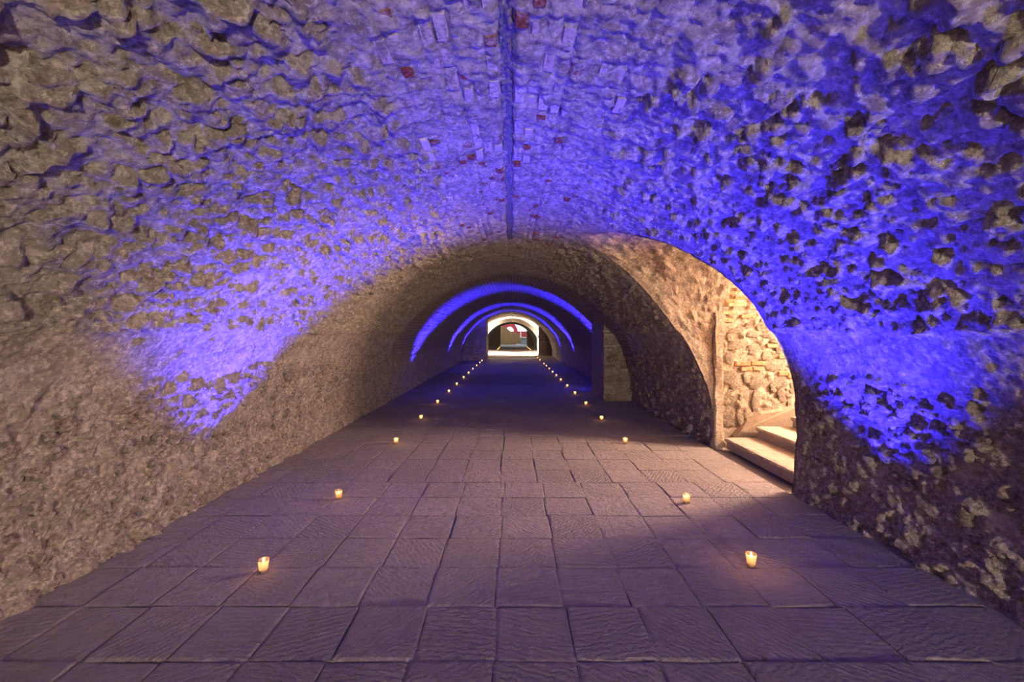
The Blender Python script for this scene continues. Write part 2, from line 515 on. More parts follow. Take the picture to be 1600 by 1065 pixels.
# ------------------------------------------------------------------ separate stones of the vault and the walls
def dome(seed, n=10):
    r_ = np.random.default_rng(seed)
    V = [(0, 0, 1.0)]
    rings = ((0.55, 0.96), (0.88, 0.74), (1.0, 0.10), (1.02, -0.5))
    an0 = r_.uniform(0, 6)
    lob = 1 + 0.22 * np.sin(np.arange(n) * 2 * PI / n * 2 + r_.uniform(0, 6)) + r_.uniform(-0.24, 0.24, n)
    for k, (rr, zz) in enumerate(rings):
        for i in range(n):
            a = an0 + 2 * PI * i / n
            q = rr * (lob[i] if k > 0 else 1) * r_.uniform(0.9, 1.1)
            V.append((q * math.cos(a), q * math.sin(a), zz + (r_.uniform(-0.22, 0.22) if k < 3 else 0)))
    T = []
    for i in range(n):
        T.append((0, 1 + i, 1 + (i + 1) % n))
    for k in range(len(rings) - 1):
        for i in range(n):
            a = 1 + k * n + i; b2 = 1 + k * n + (i + 1) % n
            c = a + n; d = b2 + n
            T += [(a, c, d), (a, d, b2)]
    return np.array(V), np.array(T)

DOMES = [dome(500 + k) for k in range(10)]

def block(seed):
    """brick: a slightly worn block, unit half sizes, top at z=1"""
    r_ = np.random.default_rng(seed)
    V = []
    for (k, zz) in ((1.0, -0.6), (1.0, 0.55), (0.84, 1.0)):
        for sx, sy in ((-1, -1), (1, -1), (1, 1), (-1, 1)):
            V.append((sx * k + r_.uniform(-.07, .07), sy * (k if k == 1 else 0.9) + r_.uniform(-.05, .05), zz + r_.uniform(-.1, .1)))
    T = []
    for k in range(2):
        for i in range(4):
            a = k * 4 + i; b2 = k * 4 + (i + 1) % 4
            T += [(a, b2, b2 + 4), (a, b2 + 4, a + 4)]
    T += [(8, 9, 10), (8, 10, 11)]
    return np.array(V), np.array(T)
BLOCKS = [block(700 + k) for k in range(8)]

from mathutils import Matrix
def frame_matrix(loc, ex, ey, ez, sx, sy, sz):
    m = np.eye(4)
    m[:3, 0] = ex * sx; m[:3, 1] = ey * sy; m[:3, 2] = ez * sz; m[:3, 3] = loc
    return m

def scatter(parent, name, shapes, mats4, mat, seed, maxn=300, smooth=True, score=None):
    """the largest in view become separate parts, the others one part of kind stuff"""
    r_ = np.random.default_rng(seed)
    key = name + mat.name
    meshes = []
    for k, (V, T) in enumerate(shapes):
        me = raw_mesh(name, V, T, smooth); me.materials.append(mat); meshes.append(me)
    order = np.argsort(-np.array(score)) if score is not None else np.arange(len(mats4))
    for n_, i in enumerate(order[:maxn]):
        o = link(name, meshes[int(r_.integers(len(meshes)))], None, parent)
        o.matrix_world = Matrix(mats4[i])
    rest = order[maxn:]
    if len(rest):
        VV, TT, off = [], [], 0
        for i in rest:
            V, T = shapes[int(r_.integers(len(shapes)))]
            m = mats4[i]
            VV.append(V @ m[:3, :3].T + m[:3, 3]); TT.append(T + off); off += len(V)
        me = raw_mesh(name + 's_beyond', np.concatenate(VV), np.concatenate(TT), smooth)
        o = link('small_' + name + 's', me, mat, parent)
        tag(o, kind='stuff')

def project(p):
    y = np.maximum(p[..., 1], 1e-3)
    return 799 + F * p[..., 0] / y, 520 - F * (p[..., 2] - EYE) / y

def rubble_pieces(C, th0, th1, y0, y1, frac, seed, ok):
    i0, i1 = int(R * th0 / C.pu), int(R * th1 / C.pu)
    j0, j1 = int(y0 / C.pv) - 1, int(y1 / C.pv) + 1
    I, J = np.meshgrid(np.arange(i0, i1 + 1), np.arange(j0, j1 + 1), indexing='ij')
    I = I.ravel().astype(float); J = J.ravel().astype(float)
    cu, cv, ru, rv, hh, an, ex, cc = C.cell(I, J)
    th = cu / R
    pick = _h(I, J, seed) < frac
    use = ex & pick & (th > th0 + 0.02) & (th < th1 - 0.02) & (cv > y0) & (cv < y1)
    use &= ok(th, cv)
    th, cv, ru, rv, hh, an = [a[use] for a in (th, cv, ru, rv, hh, an)]
    low = 0.018 * fbm(R * th * 1.4, cv * 1.1, 1, 3)
    r = R - low
    loc = np.stack([r * np.cos(th), cv, r * np.sin(th)], -1)
    px, py = project(loc)
    inview = (px > -40) & (px < 1640) & (py > -40) & (py < 1100) & (cv > 0.5)
    mats, sc = [], []
    for k in range(len(th)):
        ez = np.array([-math.cos(th[k]), 0, -math.sin(th[k])])
        eu = np.array([-math.sin(th[k]), 0, math.cos(th[k])])
        ey = np.array([0, 1.0, 0])
        c, s = math.cos(an[k]), math.sin(an[k])
        a = c * ey + s * eu
        tq = 0.35 * (_h(np.array([k]), np.array([seed]), 5)[0] - 0.5); ez = ez + tq * a; ez /= np.linalg.norm(ez); a = a - ez * a.dot(ez); a /= np.linalg.norm(a)
        b2 = np.cross(ez, a)
        mats.append(frame_matrix(loc[k], a, b2, ez, rv[k] * 0.80, ru[k] * 0.80, hh[k] * 0.92 + (0.006 if th0 > 0.3 and th1 < PI - 0.3 else 0.014)))
        sc.append((rv[k] * ru[k] / cv[k] ** 2) if inview[k] else -1)
    return mats, sc

def clear_of_arch(th, y):
    x = R * np.cos(th); z = R * np.sin(th)
    d, _ = arch_sdf(y, z)
    return (x < 0) | (d > 0.11)
def off_crown(th, y):
    return (np.abs(R * th - ARC_C) > 0.72) & clear_of_arch(th, y)
def not_band(th, y):
    return (R * np.sin(th) < 1.1) & clear_of_arch(th, y) & ~((np.cos(th) > 0) & (y > 8.9) & (y < 10.8))

m4, sc = rubble_pieces(CV, TJ, PI - TJ, 0.6, 8.2, 0.42, 61, off_crown)
scatter(ceiling, 'stone', DOMES, m4, M['vault_stone'], 1, 300, True, sc)
m4, sc = rubble_pieces(CW, PI - TJ, PI + 0.02, 1.2, 9.5, 0.62, 62, not_band)
scatter(wall_left, 'stone', DOMES, m4, M['wall_stone'], 2, 300, True, sc)
m4, sc = rubble_pieces(CW, -0.0, TJ, 1.2, 9.0, 0.62, 63, not_band)
scatter(wall_right, 'stone', DOMES, m4, M['wall_stone'], 3, 300, True, sc)

# bricks on edge along the crown
bm4, bsc, rm4, rsc = [], [], [], []
for bi in range(int((ARC_C - 0.55) / BRK_U), int((ARC_C + 0.55) / BRK_U) + 1):
    bo = float(_h(np.array([bi]), np.array([0]), 40)[0])
    for bj in range(int(1.0 / BRK_V), int(5.6 / BRK_V)):
        u = (bi + 0.5) * BRK_U; y = (bj + 0.5 - bo) * BRK_V
        q = float(_h(np.array([bi]), np.array([bj]), 45)[0])
        if abs(u - ARC_C - 0.018) < 0.045 or q > 0.85: continue
        if abs(u - ARC_C) > 0.34 and q > 0.40: continue
        th = u / R
        r = R - 0.018 * float(fbm(np.array([u * 1.4]), np.array([y * 1.1]), 1, 3)[0])
        loc = np.array([r * math.cos(th), y, r * math.sin(th)])
        if loc[0] > 0 and not bool(clear_of_arch(np.array([th]), np.array([y]))[0]): continue
        ez = np.array([-math.cos(th), 0, -math.sin(th)]); ey = np.array([0, 1.0, 0]); ex = np.cross(ey, ez)
        hb = 0.018 + 0.009 * rng.random()
        L = BRK_V * rng.uniform(0.36, 0.46)
        red = rng.random() < 0.26
        if red: L *= rng.uniform(0.25, 0.7); hb += 0.006
        m = frame_matrix(loc, ex, ey, ez, BRK_U * rng.uniform(0.36, 0.43), L, hb)
        (rm4 if red else bm4).append(m); (rsc if red else bsc).append(1 / y if y > 1.35 else -1)
scatter(ceiling, 'brick', BLOCKS, bm4, M['brick'], 4, 220, False, bsc)
scatter(ceiling, 'brick', BLOCKS, rm4, M['red_brick'], 5, 80, False, rsc)

# dark seam along the crown
sy = np.linspace(0.8, 5.2, 520)
sv = []
for k, w in enumerate(np.linspace(-1, 1, 9)):
    wid = 0.034 * (1 + 0.5 * fbm(sy * 14, sy * 0 + (k > 4) * 9, 77, 3))
    th = (ARC_C + 0.018 + w * wid) / R
    h = 0.018 * fbm(R * th * 1.4, sy * 1.1, 1, 3) + 0.009 - 0.016 * (abs(w) == 1) + 0.009 * vnoise(sy * 75, sy * 0 + k * 5, 78) + 0.006 * vnoise(sy * 9, sy * 0 + k * 0.8, 79)
    r = R - h
    sv.append(np.stack([r * np.cos(th), sy, r * np.sin(th)], -1))
sv = np.array(sv)
seam = link('trim_1', raw_mesh('trim_1', sv.reshape(-1, 3), grid_faces(9, len(sy), True)), M['grit'])
tag(seam, 'dark gritty seam running along the crown of the vault', kind='structure')

# ------------------------------------------------------------------ the side arch (lunette) and the stair behind it
XW = 2.76
TN = 70
hA, _, _ = relief(np.arcsin(np.clip(ARCH[:, 1] / R, -1, 0.999)), ARCH[:, 0])
x0 = np.sqrt(np.maximum((R - hA) ** 2 - ARCH[:, 1] ** 2, 0.01)) - 0.015
t = np.linspace(0, 1, TN) ** 1.0
X = x0[:, None] + (XW - x0[:, None]) * t[None, :]
S = np.r_[0, np.cumsum(np.hypot(*np.diff(ARCH, axis=0).T))][:, None] + 0 * X
fade = sstep(0, 0.10, X - x0[:, None])
nh, nm, nc = CV.relief(S.ravel() * 1.0, X.ravel() * 0.9 + 3.0)
nh = nh.reshape(X.shape) * 0.45
zz = ARCH[:, 1][:, None] + 0 * X
nh = nh * sstep(0.9, 1.5, zz)
nh = nh + 0.012 * fbm(S * 2, X * 2, 21, 3) + 0.010 * ridge(S * 9, X * 8, 22, 3)
nh = nh * fade
VN = np.stack([X, ARCH[:, 0][:, None] + ARCH_N[:, 0][:, None] * nh, zz + ARCH_N[:, 1][:, None] * nh], -1)
me = raw_mesh('wall_arch', VN.reshape(-1, 3), grid_faces(190, TN))
add_attr(me, 'stone', nm * sstep(0.9, 1.5, zz).ravel()); add_attr(me, 'cid', nc)
wall_arch = tag(link('wall_arch', me, M['niche']), 'warm lit reveal and small cross vault of the side arch', kind='structure')
# back of the arch wall, towards the stair
ctr = np.array([4.45, 1.2])
outer = ARCH + (ARCH - ctr) / np.linalg.norm(ARCH - ctr, axis=1)[:, None] * 2.0
inner = VN[:, -1, :]
ov = np.stack([np.full(190, XW), outer[:, 0], outer[:, 1]], -1)
me = raw_mesh('wall_arch_back', np.concatenate([inner, ov]), grid_faces(2, 190), True)
tag(link('wall_arch_back', me, M['plaster']), kind='structure')

# unseen sheet added over the small cross vault to stop sky leaks
cov = ARCH - ARCH_N * 0.16
xc = np.sqrt(np.maximum((R + 0.015) ** 2 - cov[:, 1] ** 2, 0.01))
VC = np.stack([np.stack([xc, cov[:, 0], cov[:, 1]], -1), np.stack([np.full(190, XW + 0.03), cov[:, 0], cov[:, 1]], -1)], 0)
tag(link('arch_leak_cover', raw_mesh('arch_leak_cover', VC.reshape(-1, 3), grid_faces(2, 190)), M['plaster']), kind='structure')
YB = 5.56                                     # far wall of the stair
def box_mesh(name, x0, x1, y0, y1, z0, z1):
    V = [(x, y, z) for x in (x0, x1) for y in (y0, y1) for z in (z0, z1)]
    Q = [(0, 1, 3, 2), (4, 6, 7, 5), (0, 4, 5, 1), (2, 3, 7, 6), (0, 2, 6, 4), (1, 5, 7, 3)]
    return raw_mesh(name, V, Q, False)

gx = np.linspace(2.74, 6.55, 220); gz = np.linspace(-0.05, 3.2, 200)
GX, GZ = np.meshgrid(gx, gz, indexing='ij')
sh, smk, sci = CW.relief(GX.ravel() * 0.8, GZ.ravel() * 0.8)
sh = sh.reshape(GX.shape) * 0.6 + 0.010 * ridge(GX * 9, GZ * 9, 33, 4) + 0.006 * fbm(GX * 25, GZ * 25, 34, 3)
me = raw_mesh('wall_stair', np.stack([GX, YB - sh, GZ], -1).reshape(-1, 3), grid_faces(220, 200))
add_attr(me, 'stone', smk * 0.6); add_attr(me, 'cid', sci)
wall_stair = tag(link('wall_stair', me, M['niche']), 'warm lit rubble and brick wall beside the side stair', kind='structure')
for nm_, b_ in (('wall_stair_near', (XW, 6.6, 2.9, 3.0, -0.1, 3.3)), ('wall_stair_end', (6.5, 6.6, 2.9, 5.7, -0.1, 3.3)),
                ('ceiling_stair', (XW - 0.02, 6.6, 2.9, 5.7, 3.2, 3.3))):
    tag(link(nm_, box_mesh(nm_, *b_), M['plaster']), kind='structure')

def at_wall(px, py, depth):
    return (px - 799) * depth / F, EYE - (py - 520) * depth / F
def wall_piece(x, z, w, h, d, rot=0.0):
    c, s = math.cos(rot), math.sin(rot)
    ex = np.array([c, 0, s]); ez = np.array([0, -1.0, 0]); ey = np.cross(ez, ex)
    return frame_matrix(np.array([x, YB, z]), ex, ey, ez, w / 2, h / 2, d)
bl = []
for (px, py, w, h) in ((1160, 567.5, 24, 6.5), (1184, 567, 24, 6), (1165, 576, 18, 6), (1182, 575.5, 14, 5.5), (1222, 583, 16, 6.5), (1236, 586, 14, 8),
                       (1205, 540, 16, 6), (1168, 494, 24, 6), (1140, 488, 26, 6), (1150, 476, 30, 6), (1178, 480, 20, 5),
                       (1160, 465, 28, 6), (1140, 458, 20, 5), (1158, 452, 18, 5), (1134, 500, 20, 6), (1140, 470, 16, 6), (1196, 500, 18, 6), (1222, 557, 14, 5)):
    x, z = at_wall(px, py, YB)
    k = YB / F
    bl.append(wall_piece(x, z, w * k, h * k, 0.030, rng.uniform(-.03, .03)))
scatter(wall_stair, 'brick', BLOCKS, bl, M['stair_brick'], 8, 300, False, [1] * len(bl))
sl = []
for (px, py, w, h) in ((1214, 570, 38, 20), (1218, 595, 36, 22), (1220, 617, 20, 20), (1205, 640, 34, 18), (1180, 625, 20, 32), (1150, 598, 30, 26),
                       (1138, 590, 26, 34), (1140, 620, 30, 26), (1160, 622, 26, 24), (1180, 597, 26, 20), (1165, 590, 20, 18), (1136, 650, 30, 34),
                       (1156, 652, 18, 30), (1150, 540, 34, 20), (1176, 546, 30, 18), (1138, 560, 22, 18), (1200, 522, 28, 22), (1176, 522, 22, 16),
                       (1150, 516, 30, 14), (1216, 545, 24, 18), (1196, 556, 22, 14), (1236, 606, 14, 20), (1234, 636, 16, 22), (1188, 510, 20, 14),
                       (1206, 604, 16, 16), (1166, 645, 14, 18), (1232, 570, 10, 16), (1140, 527, 18, 14), (1168, 508, 16, 12), (1212, 532, 18, 14)):
    x, z = at_wall(px, py, YB)
    k = YB / F
    sl.append(wall_piece(x, z, w * k * 0.92, h * k * 0.92, rng.uniform(0.018, 0.032), rng.uniform(-.2, .2)))
scatter(wall_stair, 'stone', DOMES, sl, M['stair_stone'], 9, 300, True, [1] * len(sl))
# plaster haunch where the stair meets that wall
pv = [(2.95, 0.12), (3.02, 0.20), (3.13, 0.34), (3.30, 0.43), (3.60, 0.47), (4.0, 0.62), (4.6, 1.0), (4.6, 0.10)]
V = [(x, YB - 0.05 - 0.02 * (i % 2), z) for i, (x, z) in enumerate(pv)] + [(x, YB + 0.02, z + 0.05) for x, z in pv]
n = len(pv)
me = bpy.data.meshes.new('plaster_haunch')
me.from_pydata(V, [], [tuple(range(n))] + [(i, i + n, (i + 1) % n + n, (i + 1) % n) for i in range(n)])
link('plaster_haunch', me, M['haunch'], wall_stair)
# jamb pilaster at the far side of the arch
pz = np.linspace(-0.02, 2.22, 60)
prof = [(2.64, 5.50), (2.645, 5.425), (2.655, 5.412), (2.745, 5.410), (2.765, 5.42), (2.77, 5.60)]
PV = np.array([[(x + 0.012 * float(vnoise(np.array([z * 6.]), np.array([k * 3.]), 90)[0]) , y + 0.010 * float(vnoise(np.array([z * 8.]), np.array([k * 3.]), 91)[0]), z)
                for z in pz] for k, (x, y) in enumerate(prof)])
me = raw_mesh('jamb', PV.reshape(-1, 3), grid_faces(len(prof), 60), False)
add_attr(me, 'stone', np.zeros(len(prof) * 60)); add_attr(me, 'cid', np.zeros(len(prof) * 60))
link('jamb', me, M['niche'], wall_arch)

stair = empty('stone_stair', (2.74, 4.4, 0))
tag(stair, 'pale stone steps climbing out through the side arch', 'stairs')
def step_mesh(w, d, h, nose=0.022, seed=0):
    prof = [(0, 0), (0, h - 0.055), (-nose, h - 0.05), (-nose - 0.008, h - 0.025), (-nose + 0.004, h - 0.006), (0.02, h), (d * 0.5, h + 0.001), (d + 0.03, h), (d + 0.03, 0)]
    ny = 26
    r_ = np.random.default_rng(seed)
    yy = np.linspace(-w / 2, w / 2, ny)
    V = np.array([[(x + (r_.uniform(-.006, .006) if 0 < k < 6 else 0), y, z + (r_.uniform(-.003, .003) if 1 < k < 7 else 0)) for y in yy] for k, (x, z) in enumerate(prof)])
    n_ = len(prof)
    Q = [tuple(q) for q in grid_faces(n_, ny, True)]
    me_ = bpy.data.meshes.new('step')
    me_.from_pydata(V.reshape(-1, 3).tolist(), [], [tuple(int(a) for a in q) for q in Q] + [tuple(k * ny for k in range(n_)), tuple(k * ny + ny - 1 for k in range(n_))[::-1]])
    return me_
for k in range(8):
    y1 = (5.40, 5.43, 5.38)[min(k, 2)]
    y0 = 4.05 if k == 0 else 3.1
    o = link('step', step_mesh(y1 - y0, 0.42, 0.14, seed=k), M['step'], stair)
    o.location = (0.055 + 0.42 * k, (y0 + y1) / 2 - 4.4, 0.14 * k)

# ------------------------------------------------------------------ floor: slabs bedded in grout
floor = link('floor', raw_mesh('floor', [(-3.3, -7.2, -0.03), (6, -7.2, -0.03), (6, 75, -0.03), (-3.3, 75, -0.03)], [(0, 1, 2, 3)], False), M['grout'])
tag(floor, 'tunnel floor of square chiselled stone slabs in straight rows', kind='structure')

def slab_shape(w, d, seed):
    """slab with a worn, slightly uneven top; origin at the middle of the top"""
    r_ = np.random.default_rng(seed)
    a, b = w / 2, d / 2
    g = [-1, -0.93, 0.0, 0.93, 1]
    V = []
    for i, gx_ in enumerate(g):
        for j, gy_ in enumerate(g):
            edge = i in (0, 4) or j in (0, 4)
            V.append((a * gx_ + r_.uniform(-.003, .003), b * gy_ + r_.uniform(-.003, .003), -0.0035 + r_.uniform(-.002, .002) if edge else r_.uniform(-.002, .003)))
    Q = [tuple(q) for q in grid_faces(5, 5, True)]
    loop = [0, 1, 2, 3, 4, 9, 14, 19, 24, 23, 22, 21, 20, 15, 10, 5]
    base = len(V)
    for k in loop:
        V.append((V[k][0], V[k][1], -0.035))
    for k in range(16):
        Q.append((loop[k], loop[(k + 1) % 16], base + (k + 1) % 16, base + k))
    Q = np.array(Q)
    return np.array(V), Q

PT = 0.3795
cols_x = [-0.08 + PT * k for k in range(-7, 8)]
row_y = [-7.0 + 0]
Y0 = 2.285 - PT * 25
rows = [Y0 + PT * k for k in range(0, 72)]
big, rest_V, rest_Q, off = [], [], [], 0
tiles = []
for r_i, y in enumerate(rows):
    if y > 26.3: break
    jit = (rng.random() - 0.5) * (0.03 if y < 4 else 0.10)
    xs = [-2.74] + [x + jit + (rng.random() - .5) * 0.012 for x in cols_x if -2.5 < x < 2.45] + [2.60]
    k = 0
    while k < len(xs) - 1:
        w2 = 1
        tiles.append((xs[k], xs[k + w2], y + rng.uniform(-.004, .004), y + PT + rng.uniform(-.004, .004)))
        k += w2
def tile_score(t_):
    cx, cy = (t_[0] + t_[1]) / 2, (t_[2] + t_[3]) / 2
    if cy < 1.55: return -1
    px, py = project(np.array([cx, cy, 0.0]))
    if px < -60 or px > 1660 or py > 1110: return -1
    return (t_[1] - t_[0]) / cy ** 3
sc = np.array([tile_score(t_) for t_ in tiles])
order = np.argsort(-sc)
GAP = 0.0016
shapes = {}
for n_, i in enumerate(order):
    xa, xb, ya, yb = tiles[i]
    w, d = xb - xa - 2 * GAP, yb - ya - 2 * GAP
    if w < 0.06: continue
    V, Q = slab_shape(w, d, int(i))
    loc = np.array([(xa + xb) / 2, (ya + yb) / 2, rng.uniform(-.004, .003)])
    if n_ < 300 and sc[i] > 0:
        o = link('floor_slab', raw_mesh('floor_slab', V, Q, False), M['slab'], floor)
        o.location = loc
        o.rotation_euler = (rng.uniform(-.006, .006), rng.uniform(-.006, .006), rng.uniform(-.006, .006))
    else:
        rest_V.append(V + loc); rest_Q.append(Q + off); off += len(V)
o = link('far_floor_slabs', raw_mesh('far_floor_slabs', np.concatenate(rest_V), np.concatenate(rest_Q), False), M['slab'], floor)
tag(o, kind='stuff')

# floor of the bay and of the passage beyond
tag(link('floor_far', box_mesh('floor_far', -2.9, 2.9, 26.3, 46.2, -0.05, 0.0), M['slab']), 'pale paving beyond the cross walls', kind='structure')
tag(link('wall_back', box_mesh('wall_back', -3, 3, -7.1, -7.0, -0.1, 3), M['plaster']), 'unseen end wall added behind the viewpoint to keep sky light out', kind='structure')  # closes the tunnel against light leaks, added out of view

# ------------------------------------------------------------------ piers and cross walls under the vault
def pier(name, label, side, xin, ya, yb, Rv, mat, step=0.02, rough=1.0):
    """wall that fills the side of the tunnel from x = xin out to the vault"""
    zt = math.sqrt(max(Rv * Rv - xin * xin, 0.01))
    nx, nz = max(8, int((Rv - xin) / step)), max(10, int(zt / step))
    xs = np.linspace(xin, Rv - 0.005, nx); v = np.linspace(0, 1, nz)
    XX, VV = np.meshgrid(xs, v, indexing='ij')
    ZZ = VV * (np.sqrt(np.maximum(Rv ** 2 - XX ** 2, 0)) + 0.03)
    parts = []
    for yy, sgn in ((ya, -1), (yb, 1)):
        rl, mk, ci = CW.relief(ZZ.ravel() * 0.8 + 4, XX.ravel() * 0.8 + yy)
        rel = (rl.reshape(XX.shape) * 0.7 + 0.008 * ridge(XX * 7, ZZ * 7, 55, 3)) * rough * sstep(0, 0.05, XX - xin)
        parts.append((np.stack([side * XX, yy + sgn * rel, ZZ], -1).reshape(-1, 3), grid_faces(nx, nz, sgn * side < 0), mk, ci))
    ny = max(6, int((yb - ya) / step / 1.5))
    Y2, V2 = np.meshgrid(np.linspace(ya, yb, ny), v, indexing='ij')
    rel = 0.012 * ridge(Y2 * 6, V2 * 8, 56, 3) * rough * np.sin((Y2 - ya) / (yb - ya) * PI)
    parts.append((np.stack([side * (xin - rel), Y2, V2 * (zt + 0.02)], -1).reshape(-1, 3), grid_faces(ny, nz, side > 0), np.zeros(ny * nz), np.zeros(ny * nz)))
    VV_, QQ_, MK, CI, off_ = [], [], [], [], 0
    for V_, Q_, a, b_ in parts:
        VV_.append(V_); QQ_.append(Q_ + off_); MK.append(a); CI.append(b_); off_ += len(V_)
    me_ = raw_mesh(name, np.concatenate(VV_), np.concatenate(QQ_))
    add_attr(me_, 'stone', np.concatenate(MK) * 0.8); add_attr(me_, 'cid', np.concatenate(CI))
    return tag(link(name, me_, mat), label, kind='structure')

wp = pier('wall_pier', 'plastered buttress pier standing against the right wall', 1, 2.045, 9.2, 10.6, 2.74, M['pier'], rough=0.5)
pl, kk = [], 9.2 / F
for (px, py, w, h) in ((957, 559, 24, 12), (952, 572, 18, 6), (979, 573, 16, 9), (966, 592, 34, 20), (950, 620, 18, 10), (986, 610, 14, 14), (948, 507, 10, 10), (968, 612, 18, 12), (951, 590, 14, 10)):
    x, z = at_wall(px, py, 9.2)
    c = frame_matrix(np.array([x, 9.2, z]), np.array([1., 0, 0]), np.array([0, 0, 1.]), np.array([0, -1., 0]), w * kk / 2, h * kk / 2, 0.022)
    pl.append(c)
scatter(wp, 'stone', DOMES, pl, M['stair_stone'], 12, 300, True, [1] * len(pl))
pl = []
for (px, py, w) in ((948, 517, 12), (961, 517, 11), (950, 523, 13), (964, 523, 10), (948, 540, 11), (960, 540, 10), (950, 546, 12), (972, 530, 9)):
    x, z = at_wall(px, py, 9.2)
    pl.append(frame_matrix(np.array([x, 9.2, z]), np.array([1., 0, 0]), np.array([0, 0, 1.]), np.array([0, -1., 0]), w * kk / 2, 3.0 * kk / 2, 0.02))
scatter(wp, 'brick', BLOCKS, pl, M['brick'], 13, 300, False, [1] * len(pl))

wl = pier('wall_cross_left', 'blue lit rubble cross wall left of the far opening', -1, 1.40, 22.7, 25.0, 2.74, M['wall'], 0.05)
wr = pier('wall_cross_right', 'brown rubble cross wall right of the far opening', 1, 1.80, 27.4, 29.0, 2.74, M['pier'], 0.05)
sl, sl2 = [], []
for k in range(26):
    x = rng.uniform(1.5, 2.5); z = rng.uniform(0.1, 1.0 + 1.0 * (2.5 - x))
    if x * x + z * z > 2.5 ** 2: continue
    sl.append(frame_matrix(np.array([-x, 22.7, z]), np.array([1., 0, 0]), np.array([0, 0, 1.]), np.array([0, -1., 0]), rng.uniform(.1, .2), rng.uniform(.06, .13), 0.05))
    if x > 1.9:
        sl2.append(frame_matrix(np.array([x, 27.4, z]), np.array([1., 0, 0]), np.array([0, 0, 1.]), np.array([0, -1., 0]), rng.uniform(.1, .18), rng.uniform(.06, .12), 0.05))
scatter(wl, 'stone', DOMES, sl, M['wall_stone'], 14, 300, True, [1] * len(sl))
scatter(wr, 'stone', DOMES, sl2, M['stair_stone'], 15, 300, True, [1] * len(sl2))

def ring(name, y0, y1, ri, ro, mat, label, nth=80):
    th = np.linspace(0, PI, nth)
    prof = [(ro, y0), (ri + 0.015, y0), (ri, y0 + 0.03), (ri, y1 - 0.03), (ri + 0.015, y1), (ro, y1)]
    V = np.array([[(r * math.cos(a), y, r * math.sin(a)) for a in th] for r, y in prof])
    return tag(link(name, raw_mesh(name, V.reshape(-1, 3), grid_faces(len(prof), nth, True)), mat), label, kind='structure')
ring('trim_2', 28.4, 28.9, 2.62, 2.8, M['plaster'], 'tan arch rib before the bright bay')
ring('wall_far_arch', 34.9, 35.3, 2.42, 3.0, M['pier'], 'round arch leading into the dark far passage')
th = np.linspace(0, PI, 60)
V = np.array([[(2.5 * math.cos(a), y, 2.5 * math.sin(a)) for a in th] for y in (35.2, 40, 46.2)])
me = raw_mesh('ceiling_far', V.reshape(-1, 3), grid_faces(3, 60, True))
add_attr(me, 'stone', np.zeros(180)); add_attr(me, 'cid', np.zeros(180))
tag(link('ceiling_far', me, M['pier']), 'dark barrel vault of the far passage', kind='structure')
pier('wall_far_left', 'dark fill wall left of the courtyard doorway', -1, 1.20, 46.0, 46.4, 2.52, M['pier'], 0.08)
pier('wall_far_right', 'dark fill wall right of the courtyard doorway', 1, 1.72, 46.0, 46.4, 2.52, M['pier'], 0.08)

# ------------------------------------------------------------------ courtyard seen through the far doorway
KC = 52.0
tag(link('floor_courtyard', box_mesh('floor_courtyard', -8, 8, 46.2, 72, -0.06, 0.0), M['grey_stone']), 'grey courtyard paving', kind='structure')
o = link('kerb', box_mesh('kerb', -2.0, 2.6, 47.4, 47.9, 0.0, 0.13), M['pale_stone'])
tag(o, 'long pale stone kerb across the courtyard doorway', 'kerb')
cy = empty('courtyard_house', (0, 56, 0))
tag(cy, 'courtyard building with tan stair wall, red wall and white arches', 'building')
def poly_slab(name, pts, y0, y1, mat, parent):
    n_ = len(pts)
    V_ = [(x, y0 - 56, z) for x, z in pts] + [(x, y1 - 56, z) for x, z in pts]
    me_ = bpy.data.meshes.new(name)
    me_.from_pydata(V_, [], [tuple(range(n_)), tuple(range(2 * n_ - 1, n_ - 1, -1))] + [(i, i + n_, (i + 1) % n_ + n_, (i + 1) % n_) for i in range(n_)])
    return link(name, me_, mat, parent)
def cpx(px, py, y): return ((px - 799) * y / F, EYE - (py - 520) * y / F)
poly_slab('stair_wall', [cpx(a, b_, 50) for a, b_ in ((778, 540), (806, 540), (806, 519.5), (800, 519), (793, 513.5), (787, 510.5), (778, 509))], 50, 50.4, M['tan_wall'], cy)
rw = [cpx(a, b_, 62) for a, b_ in ((784, 540), (784, 500), (801, 500), (808.5, 514), (809, 517.5), (840, 517.5), (840, 540))]
poly_slab('red_wall', rw, 62, 62.5, M['red_wall'], cy)
# glowing arch heads standing in for sky seen through the arches
def arch_head(px, py, wx, wy, y, mat):
    pts = [cpx(px + wx * math.cos(a), py - wy * math.sin(a), y) for a in np.linspace(0, PI, 16)]
    return poly_slab('arch_sky', pts, y, y + 0.15, mat, cy)
m_, nt_, b_ = new_mat('sky_glow'); b_.inputs['Emission Color'].default_value = (1, 1, 1, 1); b_.inputs['Emission Strength'].default_value = 1.6
M['sky_glow'] = m_
arch_head(796.5, 517.5, 6, 7, 61.8, M['sky_glow'])
poly_slab('door', [cpx(a, b_, 58) for a, b_ in ((799.5, 536), (804.5, 536), (804.5, 524), (799.5, 524))], 58, 58.2, M['dark_wood'], cy)
poly_slab('post', [cpx(a, b_, 56) for a, b_ in ((805.5, 540), (807.5, 540), (807.5, 519), (805.5, 519))], 56, 56.2, M['tan_wall'], cy)
poly_slab('tan_panel', [cpx(a, b_, 59) for a, b_ in ((798, 540), (816, 540), (816, 524), (798, 519))], 59, 59.2, M['tan_wall'], cy)
poly_slab('drain_pipe', [cpx(a, b_, 57) for a, b_ in ((812.8, 526.5), (814.2, 526.5), (814.2, 517), (812.8, 517))], 57, 57.1, M['white_plaster'], cy)
